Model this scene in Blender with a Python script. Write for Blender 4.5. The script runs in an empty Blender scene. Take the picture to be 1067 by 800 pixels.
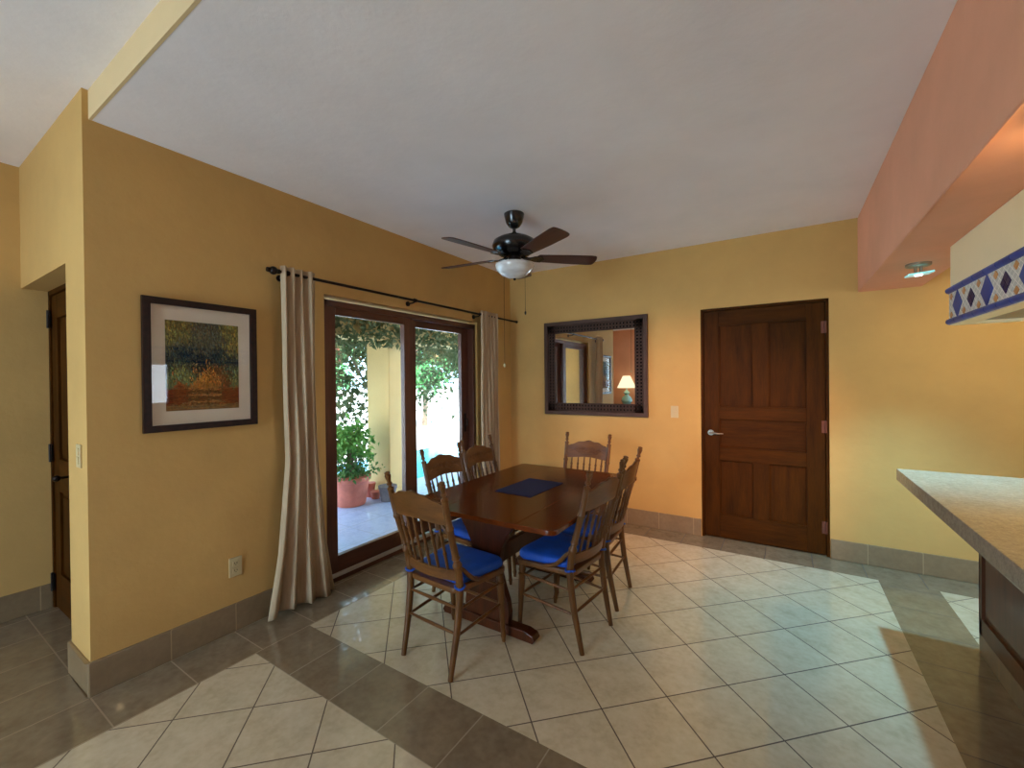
import bpy, bmesh, math, random
from mathutils import Vector, Matrix, Euler
PI = math.pi
random.seed(7)
S = bpy.context.scene
COL = S.collection

# ------------------------------------------------------------------ materials
def lin(c):
    o = []
    for v in c[:3]:
        v = v / 255.0
        o.append(v / 12.92 if v <= 0.04045 else ((v + 0.055) / 1.055) ** 2.4)
    return (o[0], o[1], o[2], 1.0)

class NT:
    def __init__(self, name):
        self.m = bpy.data.materials.new(name); self.m.use_nodes = True
        self.t = self.m.node_tree; self.t.nodes.clear()
        self.out = self.n('ShaderNodeOutputMaterial')
    def n(self, typ, **kw):
        x = self.t.nodes.new(typ)
        for k, v in kw.items(): setattr(x, k, v)
        return x
    def l(self, a, b): self.t.links.new(a, b)
    def math(self, op, a, b=None, c=None):
        x = self.n('ShaderNodeMath', operation=op)
        for i, v in enumerate((a, b, c)):
            if v is None: continue
            if isinstance(v, (int, float)): x.inputs[i].default_value = v
            else: self.l(v, x.inputs[i])
        return x.outputs[0]
    def mix(self, f, a, b):
        x = self.n('ShaderNodeMix', data_type='RGBA')
        for i, v in ((0, f), (6, a), (7, b)):
            if isinstance(v, (int, float)): x.inputs[i].default_value = v
            elif isinstance(v, tuple): x.inputs[i].default_value = v
            else: self.l(v, x.inputs[i])
        return x.outputs[2]
    def coord(self, kind='Object', scale=None):
        c = self.n('ShaderNodeTexCoord').outputs[kind]
        if scale:
            mp = self.n('ShaderNodeMapping'); mp.inputs['Scale'].default_value = scale
            self.l(c, mp.inputs['Vector']); c = mp.outputs[0]
        return c
    def noise(self, vec, scale, detail=4, rough=.55):
        x = self.n('ShaderNodeTexNoise'); x.inputs['Scale'].default_value = scale
        x.inputs['Detail'].default_value = detail; x.inputs['Roughness'].default_value = rough
        self.l(vec, x.inputs['Vector']); return x.outputs['Fac']
    def ramp(self, f, stops):
        x = self.n('ShaderNodeValToRGB'); e = x.color_ramp.elements
        while len(e) < len(stops): e.new(.5)
        for i, (p, c) in enumerate(stops): e[i].position = p; e[i].color = c
        self.l(f, x.inputs[0]); return x.outputs[0]
    def bsdf(self, color, rough=.5, metal=0., spec=.5, coat=0., bump=None, bstr=.2, bdist=.01):
        b = self.n('ShaderNodeBsdfPrincipled')
        if isinstance(color, tuple): b.inputs['Base Color'].default_value = color
        else: self.l(color, b.inputs['Base Color'])
        if isinstance(rough, (int, float)): b.inputs['Roughness'].default_value = rough
        else: self.l(rough, b.inputs['Roughness'])
        b.inputs['Metallic'].default_value = metal
        b.inputs['Specular IOR Level'].default_value = spec
        b.inputs['Coat Weight'].default_value = coat
        if bump is not None:
            bp = self.n('ShaderNodeBump'); bp.inputs['Strength'].default_value = bstr
            bp.inputs['Distance'].default_value = bdist
            self.l(bump, bp.inputs['Height']); self.l(bp.outputs[0], b.inputs['Normal'])
        self.b = b
        self.l(b.outputs[0], self.out.inputs[0]); return b

def plain(name, rgb, rough=.5, metal=0., spec=.5, coat=0., var=.08, vscale=6., bump=0., bscale=60.):
    t = NT(name); v = t.coord()
    n = t.noise(v, vscale, 5)
    a = lin([max(0, c * (1 - var)) for c in rgb]); b = lin([min(255, c * (1 + var)) for c in rgb])
    bm = t.noise(v, bscale, 4) if bump else None
    t.bsdf(t.ramp(n, [(.3, a), (.7, b)]), rough, metal, spec, coat, bm, bump, .01)
    return t.m

def plaster(name, rgb, var=.035, rough=.85):
    t = NT(name); v = t.coord()
    n = t.noise(v, 1.6, 6, .6); f = t.noise(v, 14, 5, .6)
    a = lin([c * (1 - var) for c in rgb]); b = lin([min(255, c * (1 + var)) for c in rgb])
    t.bsdf(t.ramp(n, [(.3, a), (.7, b)]), rough, spec=.2, bump=f, bstr=.12, bdist=.02)
    return t.m

def wood(name, dark, light, axis=2, scale=1., rough=.4, coat=0., spec=.5):
    t = NT(name)
    sc = [14 * scale] * 3; sc[axis] = 1.6 * scale
    v = t.coord('Object', tuple(sc))
    n = t.noise(v, 1.6, 8, .62)
    v2 = t.coord('Object', tuple(s * 5 for s in sc)); g = t.noise(v2, 2.2, 4, .6)
    m = t.math('ADD', t.math('MULTIPLY', n, .7), t.math('MULTIPLY', g, .3))
    t.bsdf(t.ramp(m, [(.32, lin(dark)), (.68, lin(light))]), rough, coat=coat, spec=spec, bump=g, bstr=.05, bdist=.003)
    return t.m

def tile(name, cols, grout, p0=0., q0=0., step=.33, step2=None, diag=False, gw=.006, rough=.21, vert=False):
    """square tiles; grout lines where u or v is a multiple of its step"""
    t = NT(name); v = t.coord()
    sep = t.n('ShaderNodeSeparateXYZ'); t.l(v, sep.inputs[0]); x, y, z = sep.outputs
    if diag:
        u = t.math('ADD', x, y); w = t.math('SUBTRACT', x, y)
    elif vert:
        u = t.math('ADD', x, y); w = None
    else:
        u, w = x, y
    step2 = step2 or step
    def line(c, o, st, width):
        f = t.math('DIVIDE', t.math('SUBTRACT', c, o), st)
        d = t.math('ABSOLUTE', t.math('SUBTRACT', f, t.math('ROUND', f)))
        cell = t.math('FLOOR', f)
        return t.math('LESS_THAN', d, width / st / 2), cell
    k = math.sqrt(2) if diag else 1.
    l1, c1 = line(u, p0, step, gw * k)
    if w is not None:
        l2, c2 = line(w, q0, step2, gw * k)
        g = t.math('MAXIMUM', l1, l2)
    else:
        g, c2 = l1, None
    cmb = t.n('ShaderNodeCombineXYZ'); t.l(c1, cmb.inputs[0])
    if c2 is not None: t.l(c2, cmb.inputs[1])
    wn = t.n('ShaderNodeTexWhiteNoise', noise_dimensions='3D'); t.l(cmb.outputs[0], wn.inputs['Vector'])
    add = t.n('ShaderNodeVectorMath', operation='ADD'); t.l(v, add.inputs[0]); 
    sc = t.n('ShaderNodeVectorMath', operation='SCALE'); t.l(wn.outputs['Color'], sc.inputs[0]); sc.inputs['Scale'].default_value = 9.
    t.l(sc.outputs[0], add.inputs[1])
    n = t.noise(add.outputs[0], 9, 4, .55); n2 = t.noise(add.outputs[0], 34, 3, .5)
    nn = t.math('ADD', t.math('MULTIPLY', n, .6), t.math('MULTIPLY', n2, .4))
    base = t.ramp(nn, [(.27, lin(cols[0])), (.5, lin(cols[1])), (.73, lin(cols[2]))])
    col = t.mix(g, base, lin(grout))
    r = t.math('ADD', t.math('MULTIPLY', g, .5), rough)
    h = t.math('MULTIPLY', g, -1.)
    t.bsdf(col, r, spec=.8, coat=.5, bump=h, bstr=.3, bdist=.003)
    return t.m

M = {}
YEL = (204, 162, 98)
M['yellow'] = plaster('yellow_plaster', YEL)
M['fascia'] = plaster('cream_step_plaster', (222, 192, 144), .02)
M['terracotta'] = plaster('terracotta_plaster', (234, 169, 136))
M['ceil'] = plaster('white_ceiling_plaster', (246, 236, 232), .02)
M['hood'] = plaster('cream_hood_plaster', (250, 232, 188), .015)
CRT = ((190, 174, 143), (210, 195, 166), (222, 209, 182))
DRK = ((114, 98, 77), (135, 118, 95), (150, 133, 109))
M['cream'] = tile('cream_diagonal_tile', CRT, (84, 66, 50), 1.602, -2.552, .4695, diag=True)
M['cream_f'] = tile('cream_diagonal_tile_front', CRT, (96, 78, 60), -1.544, -3.084, .462, diag=True)
M['dark_hall'] = tile('taupe_tile_hall', DRK, (150, 128, 100), -2.815, .615, .325, .318)
M['dark_band'] = tile('taupe_tile_band', DRK, (150, 136, 114), -1.82, 1.21, .335, 9.)
M['dark_back'] = tile('taupe_tile_back', DRK, (70, 56, 44), -.81, 9.1, .333, 20.)
M['dark_side'] = tile('taupe_tile_side', DRK, (66, 52, 40), 9.58, 3.04, 20., .33)
M['base'] = tile('taupe_skirting_tile', ((124, 100, 70), (136, 111, 79), (147, 122, 89)), (178, 152, 116), .07, 0, .325, vert=True, gw=.005, rough=.5)
M['patio'] = tile('patio_tile', ((140, 156, 196), (156, 172, 210), (170, 186, 222)), (150, 158, 176), .1, .2, .45, gw=.008, rough=.6)
M['door'] = wood('dark_door_wood', (44, 22, 1), (80, 42, 3), 2, .8, .55, 0., .08)
M['door_h'] = wood('dark_door_wood_cross', (44, 22, 1), (80, 42, 3), 0, .8, .55, 0., .08)
M['frame_y'] = wood('sliding_frame_wood', (70, 36, 24), (104, 58, 40), 1, 1., .4, .2)
M['frame_z'] = wood('sliding_frame_wood_upright', (70, 36, 24), (104, 58, 40), 2, 1., .4, .2)
M['table'] = wood('table_wood', (72, 24, 1), (112, 46, 4), 1, .55, .2, .1, .25)
M['table_x'] = wood('table_base_wood', (54, 22, 6), (92, 42, 14), 2, .7, .35, .1, .3)
M['chair'] = wood('chair_wood', (74, 42, 14), (118, 74, 31), 2, 1.2, .42, .05, .35)
M['chair_x'] = wood('chair_wood_cross', (82, 48, 19), (128, 80, 36), 0, 1., .4, .05, .35)
M['island'] = wood('island_cabinet_wood', (66, 34, 16), (104, 58, 30), 2, .8, .4, .2)
M['blade'] = wood('fan_blade_wood', (46, 18, 14), (78, 32, 26), 0, 1., .35, .2)
M['black'] = plain('black_enamel', (20, 17, 16), .25, coat=.4)
M['iron'] = plain('dark_bronze_iron', (38, 30, 26), .4, .7)
M['copper'] = plain('aged_copper', (112, 64, 48), .5, .4)
M['chrome'] = plain('brushed_nickel', (150, 142, 128), .38, 1., var=.03)
M['frame_dark'] = plain('espresso_frame_wood', (78, 56, 46), .5, spec=.2, var=.12)
M['frame_pic'] = plain('dark_mahogany_frame', (40, 22, 16), .45, spec=.2, var=.25, vscale=30)
M['hole'] = plain('black_backing', (2, 2, 2), .9, spec=.0)
M['matboard'] = plain('cream_mat_board', (222, 206, 184), .8, var=.02)
M['cushion'] = plain('royal_blue_cotton', (12, 76, 178), .6, var=.12, vscale=9, bump=.3, bscale=300)
M['navy'] = plain('navy_woven_placemat', (10, 28, 78), .8, var=.2, vscale=120, bump=.4, bscale=260)
M['plastic'] = plain('almond_plastic', (200, 178, 132), .5, var=.02)
M['granite_plinth'] = M['base']
M['white_glass_trim'] = plain('aluminium_track', (206, 200, 190), .35, .3, var=.03)
M['terr_pot'] = plain('terracotta_clay', (196, 112, 92), .75, var=.1, bump=.2)
M['grey_pot'] = plain('grey_clay', (108, 104, 108), .8, var=.15, bump=.2)
M['soil'] = plain('potting_soil', (60, 44, 32), .95, var=.3, vscale=40)
M['bark'] = plain('grey_bark', (120, 100, 84), .9, var=.25, vscale=20, bump=.5)
M['pool'] = plain('pool_water', (40, 176, 214), .15, var=.06, vscale=2)
M['paving'] = plain('pale_paving', (236, 230, 222), .8, var=.03, vscale=2)
M['white_wall'] = plaster('white_garden_wall', (238, 236, 232), .02)
M['column'] = plaster('yellow_column_plaster', (212, 180, 124))
M['blue_tile'] = plain('cobalt_glazed_tile', (44, 72, 150), .35, spec=.3, var=.12, vscale=12)
M['purple_tile'] = plain('indigo_glazed_tile', (34, 20, 88), .35, spec=.3, var=.1)
M['tan_tile'] = plain('tan_glazed_tile', (206, 148, 88), .35, spec=.3, var=.08)
M['grout_white'] = plain('white_grout', (236, 232, 222), .8, var=.02)
M['steel_grey'] = plain('hood_filter_steel', (150, 140, 116), .4, .6)
M['lamp_ceramic'] = plain('celadon_ceramic', (150, 196, 190), .2, coat=.5, var=.1)

def tile_small(name):
    t = NT(name); v = t.coord()
    sep = t.n('ShaderNodeSeparateXYZ'); t.l(v, sep.inputs[0]); x, y, z = sep.outputs
    zz = t.math('MULTIPLY', z, 1.42)
    g = None
    for c in (t.math('ADD', y, zz), t.math('SUBTRACT', y, zz)):
        f = t.math('DIVIDE', c, .0462)
        d = t.math('ABSOLUTE', t.math('SUBTRACT', f, t.math('ROUND', f)))
        l = t.math('LESS_THAN', d, .07)
        g = l if g is None else t.math('MAXIMUM', g, l)
    n = t.noise(v, 30)
    t.bsdf(t.mix(g, t.ramp(n, [(.3, lin((196, 196, 188))), (.7, lin((214, 214, 206)))]), lin((242, 238, 228))), .4, spec=.3)
    return t.m
M['grey_tile'] = tile_small('pale_grey_mosaic')

def granite():
    t = NT('speckled_granite'); v = t.coord()
    a = t.noise(v, 40, 6, .7); b = t.noise(v, 140, 3, .6); c = t.noise(v, 6, 4)
    m = t.math('ADD', t.math('MULTIPLY', a, .5), t.math('ADD', t.math('MULTIPLY', b, .3), t.math('MULTIPLY', c, .2)))
    t.bsdf(t.ramp(m, [(.36, lin((140, 128, 110))), (.5, lin((162, 150, 130))), (.64, lin((182, 170, 148)))]), .17, spec=.6)
    return t.m
M['granite'] = granite()

def fabric_curtain():
    t = NT('beige_curtain_linen'); v = t.coord('Object', (40, 40, 3)); n = t.noise(v, 2, 4)
    v2 = t.coord(); w = t.noise(v2, 260, 2)
    d = t.n('ShaderNodeBsdfDiffuse'); tr = t.n('ShaderNodeBsdfTranslucent')
    c = t.ramp(n, [(.3, lin((190, 163, 130))), (.7, lin((206, 180, 148)))])
    t.l(c, d.inputs[0]); t.l(c, tr.inputs[0])
    mx = t.n('ShaderNodeMixShader'); mx.inputs[0].default_value = .12
    t.l(d.outputs[0], mx.inputs[1]); t.l(tr.outputs[0], mx.inputs[2])
    t.l(mx.outputs[0], t.out.inputs[0]); return t.m
M['curtain'] = fabric_curtain()

def pane_mat(name, tint, refl, edge=1.):
    t = NT(name)
    tr = t.n('ShaderNodeBsdfTransparent'); tr.inputs[0].default_value = tint
    gl = t.n('ShaderNodeBsdfGlossy'); gl.inputs['Roughness'].default_value = .0
    g = t.n('ShaderNodeNewGeometry'); dp = t.n('ShaderNodeVectorMath', operation='DOT_PRODUCT')
    t.l(g.outputs['Normal'], dp.inputs[0]); t.l(g.outputs['Incoming'], dp.inputs[1])
    k = t.math('POWER', t.math('SUBTRACT', 1., t.math('ABSOLUTE', dp.outputs['Value'])), 5.)
    fr = t.math('ADD', t.math('MULTIPLY', k, (1 - refl) * edge), refl)
    mx = t.n('ShaderNodeMixShader'); t.l(fr, mx.inputs[0])
    t.l(tr.outputs[0], mx.inputs[1]); t.l(gl.outputs[0], mx.inputs[2])
    t.l(mx.outputs[0], t.out.inputs[0]); return t.m
M['glass'] = pane_mat('window_glass', (.97, .985, .985, 1), .02)
M['pic_glass'] = pane_mat('picture_glass', (.98, .98, .98, 1), .025, 0.)

def mirror_mat():
    t = NT('mirror_silver'); b = t.bsdf((.88, .88, .86, 1), .0, 1.); return t.m
M['mirror'] = mirror_mat()

def emit(name, col, strength):
    t = NT(name); e = t.n('ShaderNodeEmission'); e.inputs[0].default_value = lin(col); e.inputs[1].default_value = strength
    t.l(e.outputs[0], t.out.inputs[0]); return t.m
M['led'] = emit('lamp_led', (225, 250, 255), 6.)
M['shade_lit'] = emit('lit_lamp_shade', (250, 236, 190), 1.6)
M['hoodbulb'] = emit('hood_bulb', (255, 214, 140), 6.)
def lamp_glass():
    t = NT('aqua_lamp_glass'); b = t.bsdf(lin((150, 214, 214)), .15, coat=.4)
    b.inputs['Transmission Weight'].default_value = .4
    b.inputs['Emission Color'].default_value = lin((150, 226, 230)); b.inputs['Emission Strength'].default_value = .45
    return t.m
M['lampglass'] = lamp_glass()
def alabaster():
    t = NT('alabaster_glass'); v = t.coord('Object', (3, 3, 9)); n = t.noise(v, 2.2, 3)
    b = t.bsdf(t.ramp(n, [(.35, lin((208, 202, 196))), (.65, lin((240, 238, 236)))]), .15, coat=.5)
    b.inputs['Subsurface Weight'].default_value = .0
    return t.m
M['alabaster'] = alabaster()

def leaf_mat(name, c1, c2, trans=.35):
    t = NT(name); v = t.coord(); n = t.noise(v, 7, 3)
    c = t.ramp(n, [(.35, lin(c1)), (.65, lin(c2))])
    d = t.n('ShaderNodeBsdfDiffuse'); tr = t.n('ShaderNodeBsdfTranslucent'); t.l(c, d.inputs[0]); t.l(c, tr.inputs[0])
    mx = t.n('ShaderNodeMixShader'); mx.inputs[0].default_value = trans
    t.l(d.outputs[0], mx.inputs[1]); t.l(tr.outputs[0], mx.inputs[2]); t.l(mx.outputs[0], t.out.inputs[0]); return t.m
M['leaf_vine'] = leaf_mat('vine_leaf', (80, 94, 62), (124, 130, 98))
M['leaf_pot'] = leaf_mat('shrub_leaf', (84, 140, 66), (150, 192, 112))
M['leaf_low'] = leaf_mat('fern_leaf', (70, 110, 60), (116, 150, 92))
M['leaf_tree'] = leaf_mat('tree_leaf', (90, 150, 96), (140, 190, 130))
M['flower'] = leaf_mat('pink_bract', (196, 120, 110), (220, 150, 130))

def paint_mat():
    t = NT('painted_paper'); a = t.n('ShaderNodeVertexColor'); a.layer_name = 'paint'
    t.bsdf(a.outputs[0], .8, spec=.1); return t.m
M['paint'] = paint_mat()

# ------------------------------------------------------------------ mesh builder
class MB:
    def __init__(self): self.v = []; self.f = []; self.mi = []
    def add(self, vs, fs, mi=0):
        o = len(self.v); self.v += [tuple(p) for p in vs]
        for f in fs: self.f.append([o + i for i in f]); self.mi.append(mi)
        return self
    def box(self, x0, x1, y0, y1, z0, z1, mi=0):
        vs = [(x0, y0, z0), (x1, y0, z0), (x1, y1, z0), (x0, y1, z0), (x0, y0, z1), (x1, y0, z1), (x1, y1, z1), (x0, y1, z1)]
        return self.add(vs, [(0, 3, 2, 1), (4, 5, 6, 7), (0, 1, 5, 4), (1, 2, 6, 5), (2, 3, 7, 6), (3, 0, 4, 7)], mi)
    def quad(self, a, b, c, d, mi=0): return self.add([a, b, c, d], [(0, 1, 2, 3)], mi)
    def tube(self, path, rad, seg=10, mi=0, caps=True):
        P = [Vector(p) for p in path]
        if not hasattr(rad, '__len__'): rad = [rad] * len(P)
        vs, fs = [], []
        t0 = (P[1] - P[0]).normalized()
        n = t0.orthogonal().normalized()
        for i, p in enumerate(P):
            t = (P[min(i + 1, len(P) - 1)] - P[max(i - 1, 0)])
            t = t.normalized() if t.length > 1e-9 else t0
            n = (n - t * n.dot(t)); n = n.normalized() if n.length > 1e-9 else t.orthogonal().normalized()
            b = t.cross(n)
            for k in range(seg):
                a = 2 * PI * k / seg
                vs.append(p + (n * math.cos(a) + b * math.sin(a)) * rad[i])
        for i in range(len(P) - 1):
            for k in range(seg):
                k2 = (k + 1) % seg
                fs.append((i * seg + k, i * seg + k2, (i + 1) * seg + k2, (i + 1) * seg + k))
        if caps:
            fs.append(tuple(reversed(range(seg)))); fs.append(tuple((len(P) - 1) * seg + k for k in range(seg)))
        return self.add(vs, fs, mi)
    def lathe(self, prof, c=(0, 0, 0), seg=24, mi=0):
        """prof: (r, z) from bottom to top about a vertical axis"""
        return self.tube([(c[0], c[1], c[2] + z + i * 1e-6) for i, (r, z) in enumerate(prof)], [max(r, 1e-4) for r, z in prof], seg, mi)
    def prism(self, outline, axis, a, b, mi=0):
        """outline 2D, extruded along axis from a to b; axis 0: (y,z) 1: (x,z) 2: (x,y)"""
        def p3(u, v, w): return (w, u, v) if axis == 0 else ((u, w, v) if axis == 1 else (u, v, w))
        n = len(outline)
        vs = [p3(u, v, a) for u, v in outline] + [p3(u, v, b) for u, v in outline]
        fs = [tuple(reversed(range(n))), tuple(range(n, 2 * n))] + [(i, (i + 1) % n, n + (i + 1) % n, n + i) for i in range(n)]
        return self.add(vs, fs, mi)
    def sphere(self, c, r, seg=12, rings=8, mi=0, sc=(1, 1, 1)):
        vs, fs = [], []
        for i in range(rings + 1):
            th = PI * i / rings
            for k in range(seg):
                a = 2 * PI * k / seg
                vs.append((c[0] + r * sc[0] * math.sin(th) * math.cos(a), c[1] + r * sc[1] * math.sin(th) * math.sin(a), c[2] + r * sc[2] * math.cos(th)))
        for i in range(rings):
            for k in range(seg):
                k2 = (k + 1) % seg
                fs.append((i * seg + k, (i + 1) * seg + k, (i + 1) * seg + k2, i * seg + k2))
        return self.add(vs, fs, mi)
    def build(self, name, mats, parent=None, smooth=False, bevel=0., loc=None, rot=None, sub=0, auto=None):
        me = bpy.data.meshes.new(name)
        me.from_pydata(self.v, [], self.f)
        mats = mats if isinstance(mats, (list, tuple)) else [mats]
        for m in mats: me.materials.append(m)
        for p, mi in zip(me.polygons, self.mi): p.material_index = mi
        bm = bmesh.new(); bm.from_mesh(me)
        bmesh.ops.remove_doubles(bm, verts=bm.verts, dist=1e-5)
        bmesh.ops.recalc_face_normals(bm, faces=bm.faces)
        if bevel > 0:
            es = [e for e in bm.edges if len(e.link_faces) == 2 and e.calc_face_angle(0) > .6]
            if es: bmesh.ops.bevel(bm, geom=es, offset=bevel, segments=2, profile=.6, affect='EDGES', clamp_overlap=True)
        bm.to_mesh(me); bm.free()
        if smooth:
            for p in me.polygons: p.use_smooth = True
            if smooth != 'all':
                bm = bmesh.new(); bm.from_mesh(me)
                for e in bm.edges:
                    if len(e.link_faces) == 2 and e.calc_face_angle(0) > .75: e.smooth = False
                bm.to_mesh(me); bm.free()
        o = bpy.data.objects.new(name, me); COL.objects.link(o)
        if parent is not None: o.parent = parent
        if loc is not None: o.location = loc
        if rot is not None: o.rotation_euler = rot
        return o

def tag(o, label, cat, group=None, kind=None):
    o['label'] = label; o['category'] = cat
    if group: o['group'] = group
    if kind: o['kind'] = kind
    return o
def thing(name, label, cat, loc=(0, 0, 0), rz=0., group=None):
    o = bpy.data.objects.new(name, None); COL.objects.link(o); o.empty_display_size = .1
    o.location = loc; o.rotation_euler = (0, 0, rz)
    return tag(o, label, cat, group)
def struct(o, label, cat):
    return tag(o, label, cat, kind='structure')
def copy_tree(o, parent=None):
    c = o.copy(); COL.objects.link(c)
    if parent is not None: c.parent = parent
    for ch in list(o.children): copy_tree(ch, c)
    return c

# ------------------------------------------------------------------ room dimensions
XA, YB = -2.83, 4.40          # left wall face, back wall face
ZC, ZL = 2.79, 2.93           # dining and living ceilings
XR, YF, XD = 3.0, -3.2, -4.2  # right wall, front wall, far left wall

# floor
f = MB()
def fl(x0, x1, y0, y1, mi): f.quad((x0, y0, 0), (x1, y0, 0), (x1, y1, 0), (x0, y1, 0), mi)
X0, Y0, Y1, Y2 = -2.485, 1.21, 1.53, 4.105
SX0, SX1 = .582, .912
fl(-4.3, X0, YF, .92, 2); fl(-3.03, X0, .92, Y2, 2); fl(-3.03, XR, Y2, 4.6, 4)
fl(X0, SX0, Y0, Y1, 3); fl(X0, SX0, Y1, Y2, 0); fl(X0, SX0, YF, Y0, 1)
fl(SX0, SX1, YF, Y2, 5); fl(SX1, XR, YF, Y2, 0)
floor = f.build('floor', [M['cream'], M['cream_f'], M['dark_hall'], M['dark_band'], M['dark_back'], M['dark_side']])
struct(floor, 'cream diagonal tile floor with taupe tile borders', 'floor')

# left wall with the sliding door opening
DY0, DY1, DZ = 1.885, 3.725, 2.155
w = MB()
w.box(-3.03, XA, .62, DY0, 0, 3.02); w.box(-3.03, XA, DY1, 4.6, 0, 3.02); w.box(-3.03, XA, DY0, DY1, DZ, 3.02)
w.box(-3.15, -3.03, .62, .85, 0, 3.02)
struct(w.build('wall_left', M['yellow']), 'yellow plaster wall around the sliding glass door', 'wall')
# alcove wall over the hall door
w = MB(); w.box(-4.2, -3.15, .62, .80, 2.14, 3.02); w.box(-4.2, -3.03, .80, .92, 0, 3.02)
struct(w.build('wall_alcove', M['yellow']), 'yellow plaster above and behind the recessed hall door', 'wall')
w = MB(); w.box(-4.35, XD, YF, .92, 0, 3.02)
struct(w.build('wall_far_left', M['yellow']), 'yellow plaster wall at the left edge of the photo', 'wall')
# back wall with the wooden door opening
BX0, BX1, BZ = -.67, .318, 2.168
w = MB()
w.box(-3.03, BX0, YB, YB + .2, 0, 3.02); w.box(BX1, XR + .15, YB, YB + .2, 0, 3.02); w.box(BX0, BX1, YB, YB + .2, BZ, 3.02)
w.box(BX0 - .05, BX1 + .05, YB + .2, YB + .24, 0, BZ + .05)
struct(w.build('wall_back', M['yellow']), 'yellow plaster wall with the mirror and the panelled door', 'wall')
# right (kitchen) wall with a window, front wall with a wide window (both out of view)
w = MB()
RWY0, RWY1, RWZ0, RWZ1 = 1.55, 2.95, 1.15, 2.1
w.box(XR, XR + .15, YF, RWY0, 0, 3.02); w.box(XR, XR + .15, RWY1, 4.6, 0, 3.02)
w.box(XR, XR + .15, RWY0, RWY1, 0, RWZ0); w.box(XR, XR + .15, RWY0, RWY1, RWZ1, 3.02)
struct(w.build('wall_right', M['yellow']), 'yellow kitchen wall with a window', 'wall')
w = MB()
FX0, FX1, FZ1 = -3.1, -1.15, 2.3
w.box(-4.35, FX0, YF - .15, YF, 0, 3.02); w.box(FX1, XR + .15, YF - .15, YF, 0, 3.02); w.box(FX0, FX1, YF - .15, YF, FZ1, 3.02)
struct(w.build('wall_front', M['terracotta']), 'terracotta living room wall seen in the mirror', 'wall')
for nm, (x0, x1, y0, y1, z0, z1), ax in (('window_2', (XR + .03, XR + .09, RWY0, RWY1, RWZ0, RWZ1), 0), ('window_3', (FX0, FX1, YF - .1, YF - .04, 0., FZ1), 1)):
    w = MB(); t = .06
    if ax == 0:
        w.box(x0, x1, y0, y0 + t, z0, z1); w.box(x0, x1, y1 - t, y1, z0, z1); w.box(x0, x1, y0, y1, z0, z0 + t); w.box(x0, x1, y0, y1, z1 - t, z1)
        w.box(x0, x1, (y0 + y1) / 2 - .03, (y0 + y1) / 2 + .03, z0, z1)
    else:
        w.box(x0, x0 + t, y0, y1, z0, z1); w.box(x1 - t, x1, y0, y1, z0, z1); w.box(x0, x1, y0, y1, z0, z0 + t); w.box(x0, x1, y0, y1, z1 - t, z1)
        w.box((x0 + x1) / 2 - .04, (x0 + x1) / 2 + .04, y0, y1, z0, z1)
    r = struct(w.build(nm, M['frame_z']), 'wood framed kitchen window on the right' if ax == 0 else 'tall wood framed window behind the camera', 'window')
    w = MB()
    if ax == 0: w.box((x0 + x1) / 2 - .003, (x0 + x1) / 2 + .003, y0 + t, y1 - t, z0 + t, z1 - t)
    else: w.box(x0 + t, x1 - t, (y0 + y1) / 2 - .003, (y0 + y1) / 2 + .003, z0 + t, z1 - t)
    w.build('pane', M['glass'], r)

# ceilings
c = MB()
YC = .655
c.box(XA, XR, YC, YB, ZC, ZC + .2)
struct(c.build('ceiling', M['ceil']), 'flat white dining room ceiling', 'ceiling')
c = MB(); c.box(-4.35, XR, YF, YC, ZL, ZL + .09); c.box(-4.35, XA, YC, .92, ZL, ZL + .09)
struct(c.build('ceiling_living', M['ceil']), 'higher cream ceiling at the upper left', 'ceiling')

c = MB(); c.box(XA, .506, YC - .012, YC, ZC - .001, ZL); c.box(.886, XR, YC - .012, YC, ZC - .001, ZL)
struct(c.build('trim_3', M['fascia']), 'cream plaster step between the two ceilings', 'ceiling step')
# beam
c = MB(); c.box(.506, .886, .64, YB, 2.19, ZC); c.box(.506, .886, YF, .64, 2.19, ZL)
struct(c.build('trim_1', M['terracotta'], bevel=.006), 'terracotta plaster beam hanging below the ceiling at the right', 'beam')

# tiled skirting
def skirting(name, runs, label):
    m = MB()
    for (x0, x1, y0, y1) in runs:
        m.box(x0, x1, y0, y1, 0, .165)
    struct(m.build(name, M['base'], bevel=.006), label, 'skirting')
T = .014
skirting('baseboard_left', [(XA, XA + T, .62 - T, DY0 - .002), (XA, XA + T, DY1 + .002, YB), (-3.15 - T, XA, .62 - T, .62), (-3.15 - T, -3.15, .62, .78)], 'taupe tile skirting along the left yellow wall')
skirting('baseboard_back', [(XA + T, BX0 - .003, YB - T, YB), (BX1 + .003, XR, YB - T, YB)], 'taupe tile skirting along the back wall')
skirting('baseboard_far_left', [(XD, XD + T, YF, .74)], 'taupe tile skirting at the left edge')

# ------------------------------------------------------------------ back door (leaf, frame, handle, hinges)
d = struct(bpy.data.objects.new('door_1', None), 'closed dark brown wooden door with five recessed panels', 'door'); COL.objects.link(d)
d.location = (BX0, YB, 0)
W = BX1 - BX0
m = MB(); jt = .022
m.box(0, jt, .015, .12, 0, BZ); m.box(W - jt, W, .015, .12, 0, BZ); m.box(0, W, .015, .12, BZ - jt, BZ)
m.build('door_frame', M['door'], d, bevel=.003)
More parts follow.
